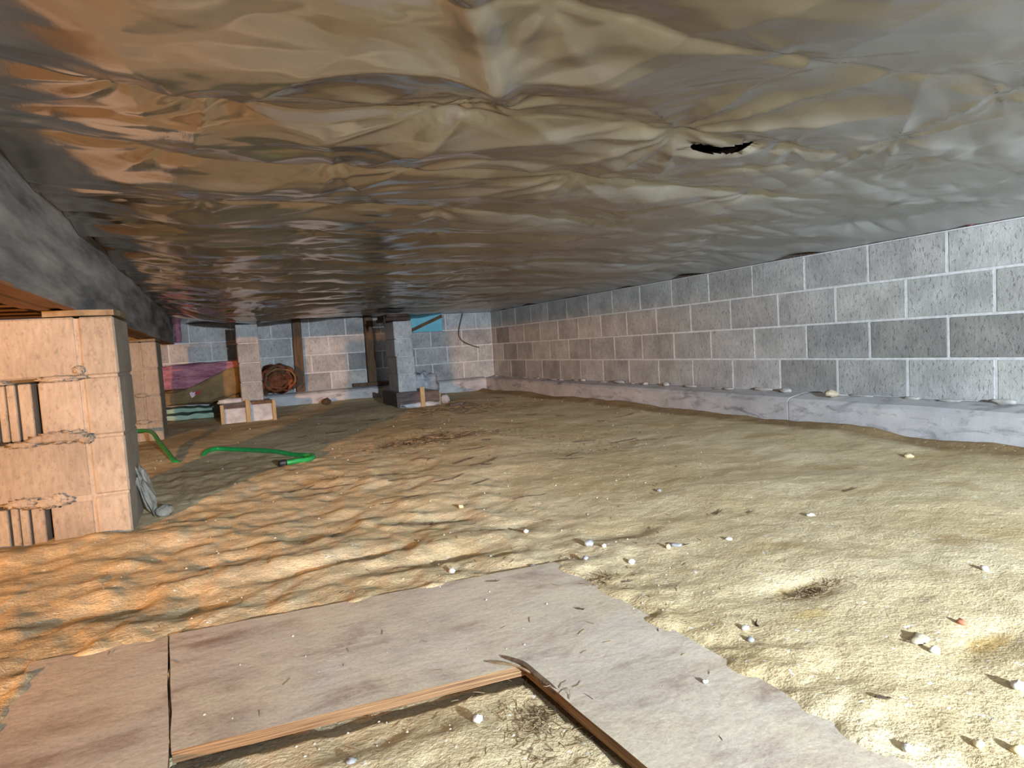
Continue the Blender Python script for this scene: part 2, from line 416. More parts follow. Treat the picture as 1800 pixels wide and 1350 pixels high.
def floor_h(X, Y):
    X = np.asarray(X, float); Y = np.asarray(Y, float)
    h = .020*fbm(X*.8, Y*.8, 3, 1)
    lump = fbm(X*3.4+.4*perlin(X*3, Y*3, 8), Y*3.4, 3, 2)
    lw = .35+.65*sstep(1.3, .5, X)*sstep(.9, 1.5, Y)*sstep(4.8, 3.0, Y)
    h += .008*lw*lump+.006*lw*fbm(X*10+.5*perlin(X*6, Y*6, 14), Y*9, 3, 15)
    h += .008*lw*np.maximum(0, fbm(X*8, Y*7, 2, 4))
    # scooped hollows (knee and hand prints)
    for (cx, cy, sx, sy, d) in ((.52, 1.62, .10, .05, .022), (.80, 1.80, .09, .05, .014), (1.02, 1.55, .09, .05, .014), (.35, 1.78, .09, .05, .018),
                                (.15, 1.75, .10, .05, .016), (.0, 1.95, .1, .06, .016), (.62, 2.05, .12, .06, .012), (-.05, 1.62, .09, .045, .014),
                                (-.18, 2.2, .1, .06, .016), (-.3, 1.75, .1, .06, .014), (.25, 2.1, .12, .06, .014), (1.08, .97, .10, .05, .016), (1.16, .64, .12, .04, .010)):
        h -= d*np.exp(-((X-cx)/sx)**2-((Y-cy)/sy)**2)
    # soil banked along the footings
    bk = sstep(2.78, 3.02, X)
    h += bk*(.004+.010*fbm(X*2, Y*2.2, 3, 6))+.022*np.exp(-((X-2.97-.02*perlin(Y*2, .5, 61))/.05)**2)*(.8+.8*fbm(Y*1.7, X*.2, 3, 60))
    h += sstep(7.0, 7.4, Y)*(.012+.012*fbm(X*2.4, Y*2, 2, 9))
    h += .02*np.exp(-((X+.5)/.3)**2-((Y-2.40)/.12)**2)
    # settle the plywood: soil drifts up level with it outside, low in the cut-out
    inside = in_poly(X, Y, BOARD_L) | in_poly(X, Y, BOARD_M)
    sd = np.minimum(seg_dist(X, Y, BOARD_L), seg_dist(X, Y, BOARD_M)); 
    near = sstep(.30, .0, sd); cut = (X < .46) & (X > -.115) & (Y < 1.006) & ~inside
    h = h*(1-.8*near)
    out = BT+.001+.011*fbm(X*9, Y*9, 3, 12)
    h = np.where(~inside & ~cut, h+near*out*.9, h)
    h = np.where(cut, h*.4-.014+.010*sstep(.02, .14, sd)+.006*fbm(X*8, Y*8, 3, 13), h)
    so_ = seg_dist2(X, Y, [(-.375, .55), (-.375, 1.47), (-.14, 1.447), (.712, 1.378), (.735, .25)])
    spill = .001-.016*sstep(0, .05, so_)
    h = np.where(inside, BT+spill+.011*fbm(X*9, Y*9, 3, 12)*sstep(.08, 0, so_)-.03*sstep(.02, .07, so_), h)
    return h
def fz(x, y): return float(floor_h(np.array([x]), np.array([y]))[0])
xs = np.concatenate([np.linspace(-3.2, -.75, 50)[:-1], np.linspace(-.75, 1.6, 300)[:-1], np.linspace(1.6, 3.25, 110)])
ys = np.concatenate([np.linspace(-2.5, .25, 40)[:-1], .25*np.exp(np.linspace(0, math.log(7.7/.25), 480))])
X, Y = np.meshgrid(xs, ys)
floor = link('floor', grid_mesh('floor', X, Y, floor_h(X, Y)), M['sand']); tag(floor, kind='structure')

# ------------------------------------------------------------------ foundation walls
def wall_blocks(parent, n_list, blk, half, axis, tint):
    pass
bw, bh = .396, .194
blk_me = mesh('block', MB().box(-bw/2, bw/2, -.0015, .15, -bh/2, bh/2, .004).v, MB().box(-bw/2, bw/2, -.0015, .15, -bh/2, bh/2, .004).f)
half_me = mesh('half_block', MB().box(-.0965, .0965, -.0015, .15, -bh/2, bh/2, .004).v, MB().box(-.0965, .0965, -.0015, .15, -bh/2, bh/2, .004).f)
for me in (blk_me, half_me): me.materials.append(M['block'])
rnd = random.Random(3)
wr = MB().box(D+.001, D+.20, -2.5, B+.2, -.05, WT).build('wall_right', M['mortar']); tag(wr, kind='structure')
DARK = {(2, 13): .62, (1, 0): .70, (1, 1): .72, (1, -1): .6, (0, 2): .78, (0, 12): .72, (1, 12): .75, (0, 13): .85, (1, 8): .82, (1, 4): .86, (0, 10): .8}
for c in range(4):
    y0 = 1.915 if c % 2 else 1.712
    for k in range(-4, 15):
        yc = y0+.406*k+.203
        if yc+.2 > B+.02:
            if yc-.203 < B-.1:
                o = link('block', half_me, None, wr, (D, (yc-.203+B)/2, FT+CH*(c+.5)), (0, 0, -math.pi/2), ((B-yc+.203)/.203, 1, 1))
            continue
        o = link('block', blk_me, None, wr, (D+rnd.uniform(-.001, .001), yc, FT+CH*(c+.5)), (0, 0, -math.pi/2))
        v = DARK.get((c, k), 1.0)*rnd.uniform(.95, 1.05); o.color = (v*rnd.uniform(.985, 1.015), v, v*rnd.uniform(.98, 1.02), 1)
wb = MB().box(-3.3, D+.2, B+.001, B+.2, -.05, WT).build('wall_back', M['mortar']); tag(wb, kind='structure')
for c in range(4):
    x0 = 2.771 if c % 2 == 0 else 2.974
    if c % 2: link('block', half_me, None, wb, (D-.1015, B, FT+CH*(c+.5)))
    for k in range(0, 12):
        xc = x0+(.203 if c % 2 == 0 else -.203)-.406*k
        o = link('block', blk_me, None, wb, (xc, B+rnd.uniform(-.001, .001), FT+CH*(c+.5)))
        v = rnd.choice([1, 1, 1, .85, .75, 1.05])*rnd.uniform(.94, 1.05); o.color = (v, v, v*1.01, 1)
def m_far_blocks():
    t = NT('far_block_wall'); tc = t.n('ShaderNodeNewGeometry')
    mp = t.n('ShaderNodeMapping'); mp.inputs['Rotation'].default_value = (math.pi/2, 0, math.pi/2); t.l(tc.outputs['Position'], mp.inputs['Vector'])
    b = t.n('ShaderNodeTexBrick'); t.l(mp.outputs[0], b.inputs['Vector']); b.inputs['Scale'].default_value = 1
    b.inputs['Brick Width'].default_value = .406; b.inputs['Row Height'].default_value = .203; b.inputs['Mortar Size'].default_value = .005
    b.inputs['Color1'].default_value = (.36, .36, .35, 1); b.inputs['Color2'].default_value = (.45, .45, .44, 1); b.inputs['Mortar'].default_value = (.6, .6, .6, 1)
    return t.out(b.outputs['Color'], .95, spec=.2)
wl = MB().box(-3.4, -3.2, -2.5, B+.2, -.05, WT).build('wall_left', m_far_blocks()); tag(wl, kind='structure')

# footings (poured strips under the walls), front arris a little worn
def footing(name, p0, p1, axis, back, ztop, segs, seed):
    v = []; f = []
    for i in range(segs+1):
        t = i/segs; s = p0+(p1-p0)*t
        w1 = .006*float(perlin(s*2.1, seed)); w2 = .006*float(perlin(s*3.3, seed+4)); 
        prof = [(-.0+w1, -.12), (-.004+w1, ztop-.025+w2), (.018+w1, ztop-.006+w2), (back-.03, FT+.003), (back+.05, FT+.006), (back+.05, -.12)]
        for (a, z) in prof:
            v.append((3.02+a, s, z) if axis == 'x' else (s, 7.425+a, z))
    n = 6
    for i in range(segs):
        for k in range(n):
            q = (i*n+k, i*n+(k+1) % n, (i+1)*n+(k+1) % n, (i+1)*n+k)
            f.append(q if axis == 'y' else q[::-1])
    f.append(tuple(range(n))); f.append(tuple(segs*n+k for k in range(n))[::-1])
    o = link(name, mesh(name, v, f), M['footing']); tag(o, kind='structure'); return o
footing('trim_1', 2.742, B, 'x', .157, .150, 60, 1.0)
footing('trim_2', -2.4, 2.734, 'x', .157, .147, 50, 5.0)
footing('trim_3', -3.2, 3.02, 'y', .116, .152, 70, 9.0)
# sill plates
sl = MB().box(D+.0, D+.14, -2.5, B+.1, WT, WT+.076, .004).build('trim_4', M['dark_wood']); tag(sl, kind='structure')
sl = MB().box(-3.2, D, B+.0, B+.14, WT, WT+.076, .004).build('trim_5', M['dark_wood']); tag(sl, kind='structure')

# ------------------------------------------------------------------ ceiling: subfloor and joists above the film
ce = MB().box(-3.3, D+.2, -2.5, B+.2, 1.36, 1.40).build('ceiling', M['subfloor']); tag(ce, kind='structure')
jm = MB().box(-3.2, D+.1, -.019, .019, 1.08, 1.36, .002); jme = mesh('joist', jm.v, jm.f)
jme.materials.append(M['joist'])
JY0, JS = 1.235, .413
for k in range(-8, 16):
    y = JY0+JS*k
    if -2.4 < y < B-.05: link('joist', jme, None, ce, (0, y, 0))

# ------------------------------------------------------------------ vapor barrier film
def ceil_h(X, Y):
    wy = .05*fbm(X*1.2, Y*.9, 2, 21)
    t = (Y+wy-JY0)/JS; bay = np.floor(t); fr = t-bay
    S = .030+.022*perlin(X*.9+bay*5.3, bay*2.7+.5, 22)
    S = S*(1+.75*sstep(2.0, 4.5, Y)*sstep(3.0, 2.2, X))
    z = 1.043-S*(4*fr*(1-fr))**.8
    jd = np.minimum(fr, 1-fr); jn = np.round(t)
    z -= .016*(.6+perlin(X*1.9+jn*3.7, jn*1.3+.3, 23))*np.exp(-(jd/.22)**2)
    # staple fans
    rs = np.random.RandomState(11)
    for k in range(-3, 16):
        y = JY0+JS*k; x = -.3+rs.rand()*.3
        while x < 3.1:
            yy = y+rs.uniform(-.015, .015)
            mx = (np.abs(X-x) < .45) & (np.abs(Y-yy) < .32)
            if mx.any():
                dx = X[mx]-x; dy = (Y[mx]-yy)*1.5; r = np.hypot(dx, dy)+1e-6; ph = np.arctan2(dy, dx)
                n1 = rs.randint(5, 9); p1 = rs.rand()*6.3
                a = np.abs(np.sin(n1*.5*ph+p1+1.2*np.sin(ph*2+p1)))
                z[mx] += (.010*(a-.4)*(r/(r+.05))+.010*np.exp(-(r/.05)**2))*np.exp(-(r/.26)**1.7)
            x += rs.uniform(.35, .75)
    for (x, y, n1, p1, amp, rr_) in ((.51, 1.19, 7, .6, .020, .42), (1.04, 1.24, 9, 2.1, .018, .5), (1.62, 1.10, 8, 4.0, .015, .5), (.02, 1.26, 7, 1.0, .016, .35), (.95, 1.63, 8, .3, .014, .35), (.30, 1.66, 7, 3.3, .014, .32)):
        dx = X-x; dy = Y-y; r = np.hypot(dx, dy)+1e-6; ph = np.arctan2(dy, dx)
        a = np.abs(np.sin(n1*.5*ph+p1+.8*np.sin(ph*2+p1)))**.8
        z += (amp*(a-.55)*(r/(r+.10))+.012*np.exp(-(r/.06)**2))*np.exp(-(r/rr_)**2)
    # loose creases: long ones across the bays, finer crumples at the girder side
    wx = .25*fbm(X*1.7, Y*1.7, 2, 30); wy2 = .25*fbm(X*1.7, Y*1.7, 2, 31)
    left = sstep(1.3, .1, X)
    far = sstep(1.8, 4.5, Y); jx = .10*perlin(X*3, Y*3, 50); jy = .10*perlin(X*3, Y*3, 51)
    fa = facet((X+wx*.5)/.42, (Y+wy2*.5)/.27, 52)
    fb = facet((X+jx)/.17+(Y)*2., (Y+jy)/.10, 53)
    fc = facet((X+jx)/.075, (Y+jy)/.06, 54)
    r2 = 1-np.abs(perlin((X+wx)*2.2+(Y)*1.2, (Y+wy2)*6.0, 34))*2
    z += (.018-.004*far)*fa+(.0030+.0022*left)*fb+(.0009*left*(1-far)+.0)*fc+(.003+.004*far)*(r2-.4)
    # long tight drag folds running towards the foundation wall
    rr = 1-np.abs(perlin(X*.9+Y*.5, Y*9-X*3.0, 37))*2
    z += .0065*sstep(.6, 1.6, X)*(rr-.4)
    # one heavy fold dropping from the joist near the camera
    d = (X-.53)*.85-(Y-1.12)*.53
    z -= .020*np.exp(-(d/.030)**2)*sstep(1.24, 1.12, Y)
    d2 = (X-.80)*.9+(Y-1.25)*.5
    # edges: tucked up at the girder, stapled low on the sills
    z += .045*sstep(.05, BX, X)
    e = sstep(2.75, D-.01, X); ez = .974+.045*np.maximum(0, perlin(Y*2.1, 3.1, 40)-.12)+.006*np.maximum(0, perlin(Y*7, 1.1, 41))
    z = z*(1-e)+e*ez
    z -= .072*np.exp(-((Y-6.36)/.34)**2)*sstep(-.40, .0, X)*sstep(2.45, 1.95, X)
    e = sstep(6.9, 7.52, Y); ez = .974+.012*np.maximum(0, perlin(X*2.3, 5.1, 42))
    z = z*(1-e)+e*ez
    return z
xs = np.concatenate([np.linspace(BX+.002, 1.7, 280)[:-1], np.linspace(1.7, D-.006, 110)])
ys = np.concatenate([np.linspace(-1.6, .5, 40)[:-1], np.linspace(.5, 2.6, 300)[:-1], np.linspace(2.6, 7.53, 250)])
X, Y = np.meshgrid(xs, ys); Z = ceil_h(X, Y)
# torn slit by the joist
ca, sa = math.cos(-.32), math.sin(-.32)
tu = (X-1.20)*ca+(Y-1.275)*sa; tv = -(X-1.20)*sa+(Y-1.275)*ca+.10*(tu-.02)**2*12
Z -= .016*np.exp(-(tu/.10)**2-((tv-.036)/.020)**2)
q_ = np.sqrt((tu/.085)**2+(tv/.017)**2)+1e-9
k_ = np.where((q_ > .45) & (q_ < 1.45), 1/q_, 1.0)          # snap the rim of the slit to a clean edge
c_ = .10*(tu*k_-.02)**2*12
X = np.where(k_ != 1, 1.20+(tu*k_)*ca-(tv*k_-c_)*sa, X); Y = np.where(k_ != 1, 1.275+(tu*k_)*sa+(tv*k_-c_)*ca, Y)
in_ = q_ < 1.45
hf = in_[:-1, :-1] & in_[1:, 1:] & in_[:-1, 1:] & in_[1:, :-1]
film = link('plastic_sheeting', grid_mesh('plastic_sheeting', X, Y, Z, keep=~hf, flip=True), M['film'])
tag(film, 'glossy brown wrinkled plastic sheeting stapled under the floor joists', 'plastic sheet')

# ------------------------------------------------------------------ girder
g = empty('wooden_girder', (BX, 3.0, BZ0)); tag(g, 'long weathered built-up wooden girder resting on the two left block piers', 'beam')
for k in range(4):
    mb = MB(); x1 = -.0385*k; h0 = (0, .006, .002, .008)[k]
    n = 40; v = []; f = []
    for i in range(n+1):
        y = -4.6+9.12*i/n
        a = .0025*float(perlin(y*1.7, k+.3)); b = .002*float(perlin(y*2.9, k+7.3))
        for (px, pz) in ((x1-.036, h0+b), (x1-.004, h0+b), (x1+a, h0+.006+b), (x1+a*.5, .16), (x1+a, BZ1-BZ0), (x1-.036, BZ1-BZ0)):
            v.append((px, y, pz))
    for i in range(n):
        for q in range(6): f.append((i*6+q, (i+1)*6+q, (i+1)*6+(q+1) % 6, i*6+(q+1) % 6))
    f.append(tuple(range(6))); f.append(tuple(n*6+q for q in range(6))[::-1])
    pl = link('ply', mesh('ply', v, f), M['beam_face'] if k == 0 else M['beam_wood'], g)
    if k == 0: pl['label'] = 'grey weathered outer ply of the girder'
    if k == 0:
        pl.data.materials.append(M['beam_wood'])
        for pg in pl.data.polygons:
            if pg.normal.z < -.6: pg.material_index = 1

# ------------------------------------------------------------------ piers
def rough_block(w, d, h, seed, b=.006):
    """block with slightly chipped edges; origin at front centre bottom, front faces -y"""
    mb = MB().box(-w/2, w/2, 0, d, 0, h, b)
    v = [(x+.0022*float(perlin(x*31+seed, z*23)), y+.0022*float(perlin(z*29+seed, x*19, 2)), z+.0018*float(perlin(x*25, y*21+seed, 3))) for x, y, z in mb.v]
    return mesh('block', v, mb.f)
def ribbed_block(w, d, h, seed):
    mb = MB(); r = w/2
    mb.box(.028, r, 0, d, 0, h, .005)                           # smooth shell to the right
    mb.box(-r, r-.02, .16, d, .001, h-.001, .003)               # body behind the webs
    for a, b_, yo in ((-r, -.092, .014), (-.087, -.066, .024), (-.060, -.036, .012), (-.030, .006, .016)):
        mb.box(a, b_, yo, .165, .002, h-.002, .003)
    return mesh('block', mb.v, mb.f)
def mortar_lump(parent, x, y, z, w, h, seed, mat):
    v, f = blob(seed, w/2, .012, h/2, .55, 34, fr=5.5)
    o = link('mortar_smear', mesh('mortar_smear', v, f, True), mat, parent, (x, y, z)); return o
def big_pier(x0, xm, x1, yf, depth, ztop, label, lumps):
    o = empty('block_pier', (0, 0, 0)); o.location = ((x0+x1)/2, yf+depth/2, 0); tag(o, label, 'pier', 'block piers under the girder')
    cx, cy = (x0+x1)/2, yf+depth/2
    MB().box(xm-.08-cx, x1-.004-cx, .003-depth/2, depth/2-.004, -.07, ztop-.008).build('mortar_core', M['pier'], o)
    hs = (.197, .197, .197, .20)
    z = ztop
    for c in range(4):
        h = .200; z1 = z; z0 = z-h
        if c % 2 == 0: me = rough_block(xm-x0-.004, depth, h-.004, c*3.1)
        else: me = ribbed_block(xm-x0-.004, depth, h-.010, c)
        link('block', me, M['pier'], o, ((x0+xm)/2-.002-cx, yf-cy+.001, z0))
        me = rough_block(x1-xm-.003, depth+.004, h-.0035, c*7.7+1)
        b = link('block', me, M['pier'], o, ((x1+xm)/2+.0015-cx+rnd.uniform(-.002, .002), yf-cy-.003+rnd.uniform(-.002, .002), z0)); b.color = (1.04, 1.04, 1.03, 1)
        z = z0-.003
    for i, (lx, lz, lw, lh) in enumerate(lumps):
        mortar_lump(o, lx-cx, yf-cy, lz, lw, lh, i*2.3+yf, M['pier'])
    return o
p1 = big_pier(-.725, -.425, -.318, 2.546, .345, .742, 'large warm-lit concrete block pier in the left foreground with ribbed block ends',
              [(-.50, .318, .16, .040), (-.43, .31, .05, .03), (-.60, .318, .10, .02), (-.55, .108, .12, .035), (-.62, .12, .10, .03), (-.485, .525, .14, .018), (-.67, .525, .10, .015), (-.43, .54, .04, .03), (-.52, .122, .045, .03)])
p2 = big_pier(-.725, -.535, -.43, 5.50, .41, .742, 'narrow-looking block pier standing behind the foreground pier beside the green hose',
              [(-.55, .32, .10, .03), (-.56, .12, .10, .03)])
for (x0, x1, y0, y1, lab) in ((-.52, -.305, 2.54, 2.86, 'thin pale plywood shim between foreground pier and girder'), (-.70, -.42, 5.5, 5.88, 'thin pale plywood shim between the farther left pier and girder')):
    poly = [(x0, y0+.02), (x0+.1, y0-.004), (x1-.08, y0+.004), (x1-.012, y0+.02), (x1, y0+.09), (x1-.006, y1), (x0, y1)]
    cx, cy = (x0+x1)/2, (y0+y1)/2
    s = MB().prism([(a-cx, b-cy) for a, b in poly], 0, .0195).build('wooden_shim', M['shim'], None, loc=(cx, cy, .7425)); tag(s, lab, 'shim', 'shims on the girder piers')

def thin_pier(x0, x1, yf, depth, z0, z1, n, label, name='block_pier', lean=0.0, tints=None):
    o = empty(name, ((x0+x1)/2, yf+depth/2, z0)); tag(o, label, 'pier', 'slender block piers near the back wall')
    h = (z1-z0)/n; w_ = x1-x0
    for c in range(n):
        b = link('block', rough_block(w_, depth, h-.005, c*5.3+x0), M['block'], o, (rnd.uniform(-.004, .004)+lean*c, -depth/2+rnd.uniform(-.004, .004), c*h))
        tcol = (tints[c] if tints else 1.08); b.color = (tcol, tcol*1.01, tcol*1.04, 1)
    MB().box(-w_/2+.01, w_/2-.01+lean*n, -depth/2+.01, depth/2-.01, 0, (z1-z0)-.01).build('mortar_core', M['mortar'], o)
    return o
thin_pier(.155, .345, 6.42, .38, .172, .892, 4, 'slender grey block pier between pink insulation and brown roll', tints=[.9, .8, .72, .8])
thin_pier(1.56, 1.742, 6.12, .38, .150, .848, 4, 'slender pale block pier with dark wood cap near the cyan foam panel', lean=-.002)
# caps
o = empty('cap_timbers', (1.635, 6.32, .848)); tag(o, 'ragged dark wooden cap blocks on the slender pale pier', 'cap')
for (a, b_, c, d_, z0, z1, s) in ((-.155, .095, -.205, .2, 0, .034, 1.), (-.145, .075, -.20, .19, .035, .066, 2.)):
    mb = MB().box(a, b_, c, d_, z0+.001, z1, .005); v = [(x+.006*float(perlin(y*20+s, z*30)), y+.004*float(perlin(x*20+s, z*30)), z) for x, y, z in mb.v]
    link('wood_block', mesh('wood_block', v, mb.f), M['tar'], o)
v, f = blob(4.4, .012, .02, .05, .5, 10, fr=2.4); link('torn_flap', mesh('torn_flap', v, f, True), M['tar'], o, (-.165, -.19, -.055))
o = empty('cap_timbers', (.25, 6.60, .892)); tag(o, 'small black cap block on the slender grey pier', 'cap')
MB().box(-.075, .04, -.19, .16, .001, .034, .006).build('wood_block', M['tar'], o)

# pier footings with their form boards
o = empty('pier_footing', (1.73, 6.30, 0)); tag(o, 'poured pad with dark form boards under the slender pale pier', 'footing')
MB().box(-.19, .19, -.265, .25, -.06, .148, .006).build('concrete_pad', M['white_conc'], o)
MB().box(-.205, .20, -.305, -.27, .038, .150, .003).build('form_board', M['dark_wood'], o)
MB().box(-.225, -.193, -.30, .28, -.02, .155, .003).build('form_board', M['dark_wood'], o)
MB().box(.193, .225, -.27, .28, -.02, .12, .003).build('form_board', M['stake_wood'], o)
v, f = blob(2.2, .20, .03, .028, .3, 20, fr=3); ob = link('concrete_spill', mesh('concrete_spill', v, f, True), M['white_conc'], o, (.02, -.290, -.012))
s = MB().box(-.022, .022, -.330, -.306, -.06, .195, .003).build('stake', M['stake_wood'], o, loc=(.025, 0, 0)); s['label'] = 'pale wooden stake'
o = empty('pier_footing', (.20, 6.52, 0)); tag(o, 'whitish pad framed by small boards and stake under the slender grey pier', 'footing')
MB().box(-.215, .215, -.19, .19, -.06, .168, .006).build('concrete_pad', M['white_conc'], o)
MB().box(-.225, -.02, -.225, -.195, .125, .168, .003).build('form_board', M['dark_wood'], o)
MB().box(.03, .232, -.225, -.195, .145, .176, .003).build('form_board', M['old_wood'], o)
MB().box(-.235, -.205, -.23, -.19, -.06, .165, .003).build('stake', M['stake_wood'], o)
MB().box(-.022, .018, -.255, -.226, -.06, .195, .003).build('stake', M['stake_wood'], o)
MB().box(.205, .235, -.26, -.226, -.06, .178, .003).build('stake', M['stake_wood'], o)
v, f = blob(7.2, .13, .05, .03, .3, 16, fr=3); link('concrete_spill', mesh('concrete_spill', v, f, True), M['white_conc'], o, (-.13, -.02, .150))

# posts against the back wall
def post(x0, x1, y0, y1, z0, z1, label, lean=0):
    mb = MB().box(x0, x1, y0, y1, z0, z1, .004); cx, cy = (x0+x1)/2, (y0+y1)/2
    v = [(x-cx+lean*(z-z0), y-cy, z-z0) for x, y, z in mb.v]
    p = link('wooden_post', mesh('wooden_post', v, mb.f), M['old_wood'], None, (cx, cy, z0)); tag(p, label, 'post', 'posts at the back wall')
post(.748, .842, 7.445, 7.53, FT+.008, .970, 'dark upright wooden post rising behind the brown insulation roll', .012)
post(1.555, 1.652, 7.445, 7.53, FT+.048, .970, 'dark upright wooden post standing on a short sole board', -.002)
sb = MB().box(-.205, .22, -.045, .045, 0, .038, .003).build('sole_board', M['old_wood'], None, loc=(1.58, 7.482, FT+.009), rot=(0, 0, .0)); tag(sb, 'short brown board lying flat under the right wooden post', 'board')

# foam panel in the vent and its batten
fp = MB().box(-.20, .20, -.018, .018, 0, .215, .003).build('rigid_foam_sheet', M['cyan'], None, loc=(2.311, 7.510, .762)); tag(fp, 'cyan rigid foam panel propped high against the back wall', 'foam panel')
bt = MB().box(-.225, .225, -.008, .008, -.019, .019, .002).build('wooden_batten', M['old_wood'], None, loc=(2.30, 7.482, .862), rot=(0, -math.radians(22), 0)); tag(bt, 'thin brown batten slanting across the cyan foam panel', 'batten')
# dangling cable
cb = MB().tube(catmull([(2.783, 7.49, .968), (2.772, 7.49, .93), (2.728, 7.485, .80), (2.712, 7.48, .70), (2.75, 7.475, .63), (2.81, 7.47, .59), (2.88, 7.465, .562), (2.965, 7.46, .532)], 6), .0045, 6).build('cable', M['black'], None, True)
tag(cb, 'thin black cable dangling in front of the back wall near the corner', 'cable')

# pink strip hanging by the girder end
v = []; f = []
nz, nx = 14, 5
for i in range(nz+1):
    for k in range(nx+1):
        x = -.034+.068*k/nx; z = .21*i/nz
        v.append((x+.006*float(perlin(z*18, k*.7)), -.025*math.sin(math.pi*k/nx)+.008*float(perlin(x*60, z*25)), z))
for i in range(nz):
    for k in range(nx): q = i*(nx+1)+k; f.append((q, q+1, q+nx+2, q+nx+1))
n0 = len(v); v += [(x, .012, z) for x, y, z in v[:n0]]; f += [tuple(i+n0 for i in q)[::-1] for q in f]
for k in range(nx):
    f.append((k, k+n0, k+1+n0, k+1)); t_ = nz*(nx+1); f.append((t_+k+1, t_+k+1+n0, t_+k+n0, t_+k))
for i in range(nz):
    a = i*(nx+1); b_ = a+nx+1; f.append((a, b_, b_+n0, a+n0)); a += nx; b_ += nx; f.append((a, a+n0, b_+n0, b_))
ps = link('insulation_strip', mesh('insulation_strip', v, f, True), M['pink'], None, (-.378, 7.512, .782)); tag(ps, 'dusky pink insulation strip hanging on the back wall by the girder end', 'insulation')

# ------------------------------------------------------------------ insulation bundles and foam boards
def slab(name, w_, d_, h_, seed, mat, parent, loc, rot=(0, 0, 0), amp=.02, n=22, sag=0.0, drop=None):
    v = []; f = []; ring = 14
    for i in range(n+1):
        t = i/n; x = -w_/2+w_*t
        e = min(1, .78+.22*math.sin(math.pi*min(1, max(0, t)))**.25)
        for k in range(ring):
            a = 2*math.pi*k/ring
            cy = abs(math.cos(a))**.45*math.copysign(1, math.cos(a)); cz = abs(math.sin(a))**.45*math.copysign(1, math.sin(a))
            y = cy*d_/2*e; z = cz*h_/2*e
            y += amp*float(perlin(x*6+seed, z*9+cy)); z += amp*.7*float(perlin(x*7-seed, y*8+cz, 3))
            z += drop(t) if drop else 0
            v.append((x, y, z+h_/2))
    for i in range(n):
        for k in range(ring): f.append((i*ring+k, i*ring+(k+1) % ring, (i+1)*ring+(k+1) % ring, (i+1)*ring+k))
    f.append(tuple(range(ring))[::-1]); f.append(tuple(n*ring+k for k in range(ring)))
    return link(name, mesh(name, v, f, True), mat, parent, loc, rot)
ib = empty('insulation_bundle', (-.18, 7.13, .135)); tag(ib, 'pink fibreglass batt bundle with brown kraft paper face stacked on mint boards', 'insulation')
slab('batt', .78, .30, .145, 1.0, M['pink'], ib, (-.02, .04, .275), amp=.018, drop=lambda t: -.01+.02*t)
slab('batt', .76, .32, .13, 2.0, M['pink'], ib, (-.03, .02, .165), amp=.02)
slab('batt', .70, .32, .16, 3.0, M['kraft'], ib, (-.02, .02, .012), amp=.016)
# kraft facing folded over the front, rising towards the right
v = []; f = []; nu, nv = 26, 10
for i in range(nu+1):
    t = i/nu
    for k in range(nv+1):
        s = k/nv; top = .155+.20*sstep(.15, 1.0, t)
        z = .012+(.02+.09*max(0, t-.55)**1.2*2)*(1-s)*1.0+(top-.012)*s
        y = -.19-.035*math.sin(math.pi*(.15+.75*s))+.012*float(perlin(t*7, s*4, 6))+.05*s*s*0
        v.append((-.36+.70*t, y, z+.012*float(perlin(t*6, s*3+2, 7))))
for i in range(nu):
    for k in range(nv): q = i*(nv+1)+k; f.append((q, q+nv+1, q+nv+2, q+1))
fc = link('paper_facing', mesh('paper_facing', v, f, True), M['kraft'], ib); fc['label'] = 'brown kraft paper face'
sm = fc.modifiers.new('thick', 'SOLIDIFY'); sm.thickness = .006
def patch(name, mat, parent, pts, loc):
    mb = MB(); n = len(pts); mb.add([(x, 0, z) for x, z in pts]+[(x, .004, z) for x, z in pts], [tuple(range(n)), tuple(range(n, 2*n))[::-1]]+[(i, n+i, n+(i+1) % n, (i+1) % n) for i in range(n)])
    return mb.build(name, mat, parent, loc=loc)
patch('printed_mark', M['logo_pink'], fc, [(-.04, .02), (-.022, -.028), (-.006, -.02), (.018, .004), (.012, .03), (-.006, .022), (-.018, .034)], (-.075, -.240, .115))
patch('printed_mark', M['logo_red'], fc, [(0, 0), (.05, .008), (.055, .03), (.03, .036), (.004, .026)], (-.066, -.240, .118))
for (z, w_, lab, s) in ((.0, .46, 'lower mint green foam board lying on the soil under the pink bundle', 1.), (.072, .44, 'upper mint green foam board directly beneath the pink bundle', 2.)):
    mb = MB(); n = 16; v = []; f = []
    for i in range(n+1):
        t = i/n; x = -w_/2+w_*t; dz = .012*float(perlin(t*4+s, s)); dy = .010*float(perlin(t*6, s+3)); th = .045+.012*float(perlin(t*5, s+9))-.02*t*(s-1)
        for (yy, zz) in ((-.2+dy, 0), (-.21+dy, th*.5), (-.2+dy, th), (.2, th), (.2, 0)): v.append((x, yy, max(zz+max(dz, 0), 0)))
    for i in range(n):
        for k in range(5): f.append((i*5+k, (i+1)*5+k, (i+1)*5+(k+1) % 5, i*5+(k+1) % 5))
    f.append(tuple(range(5))); f.append(tuple(n*5+k for k in range(5))[::-1])
    fb = link('foam_board', mesh('foam_board', v, f), M['mint'], None, (-.33, 7.19, z+.010)); tag(fb, lab, 'foam board', 'mint foam boards')
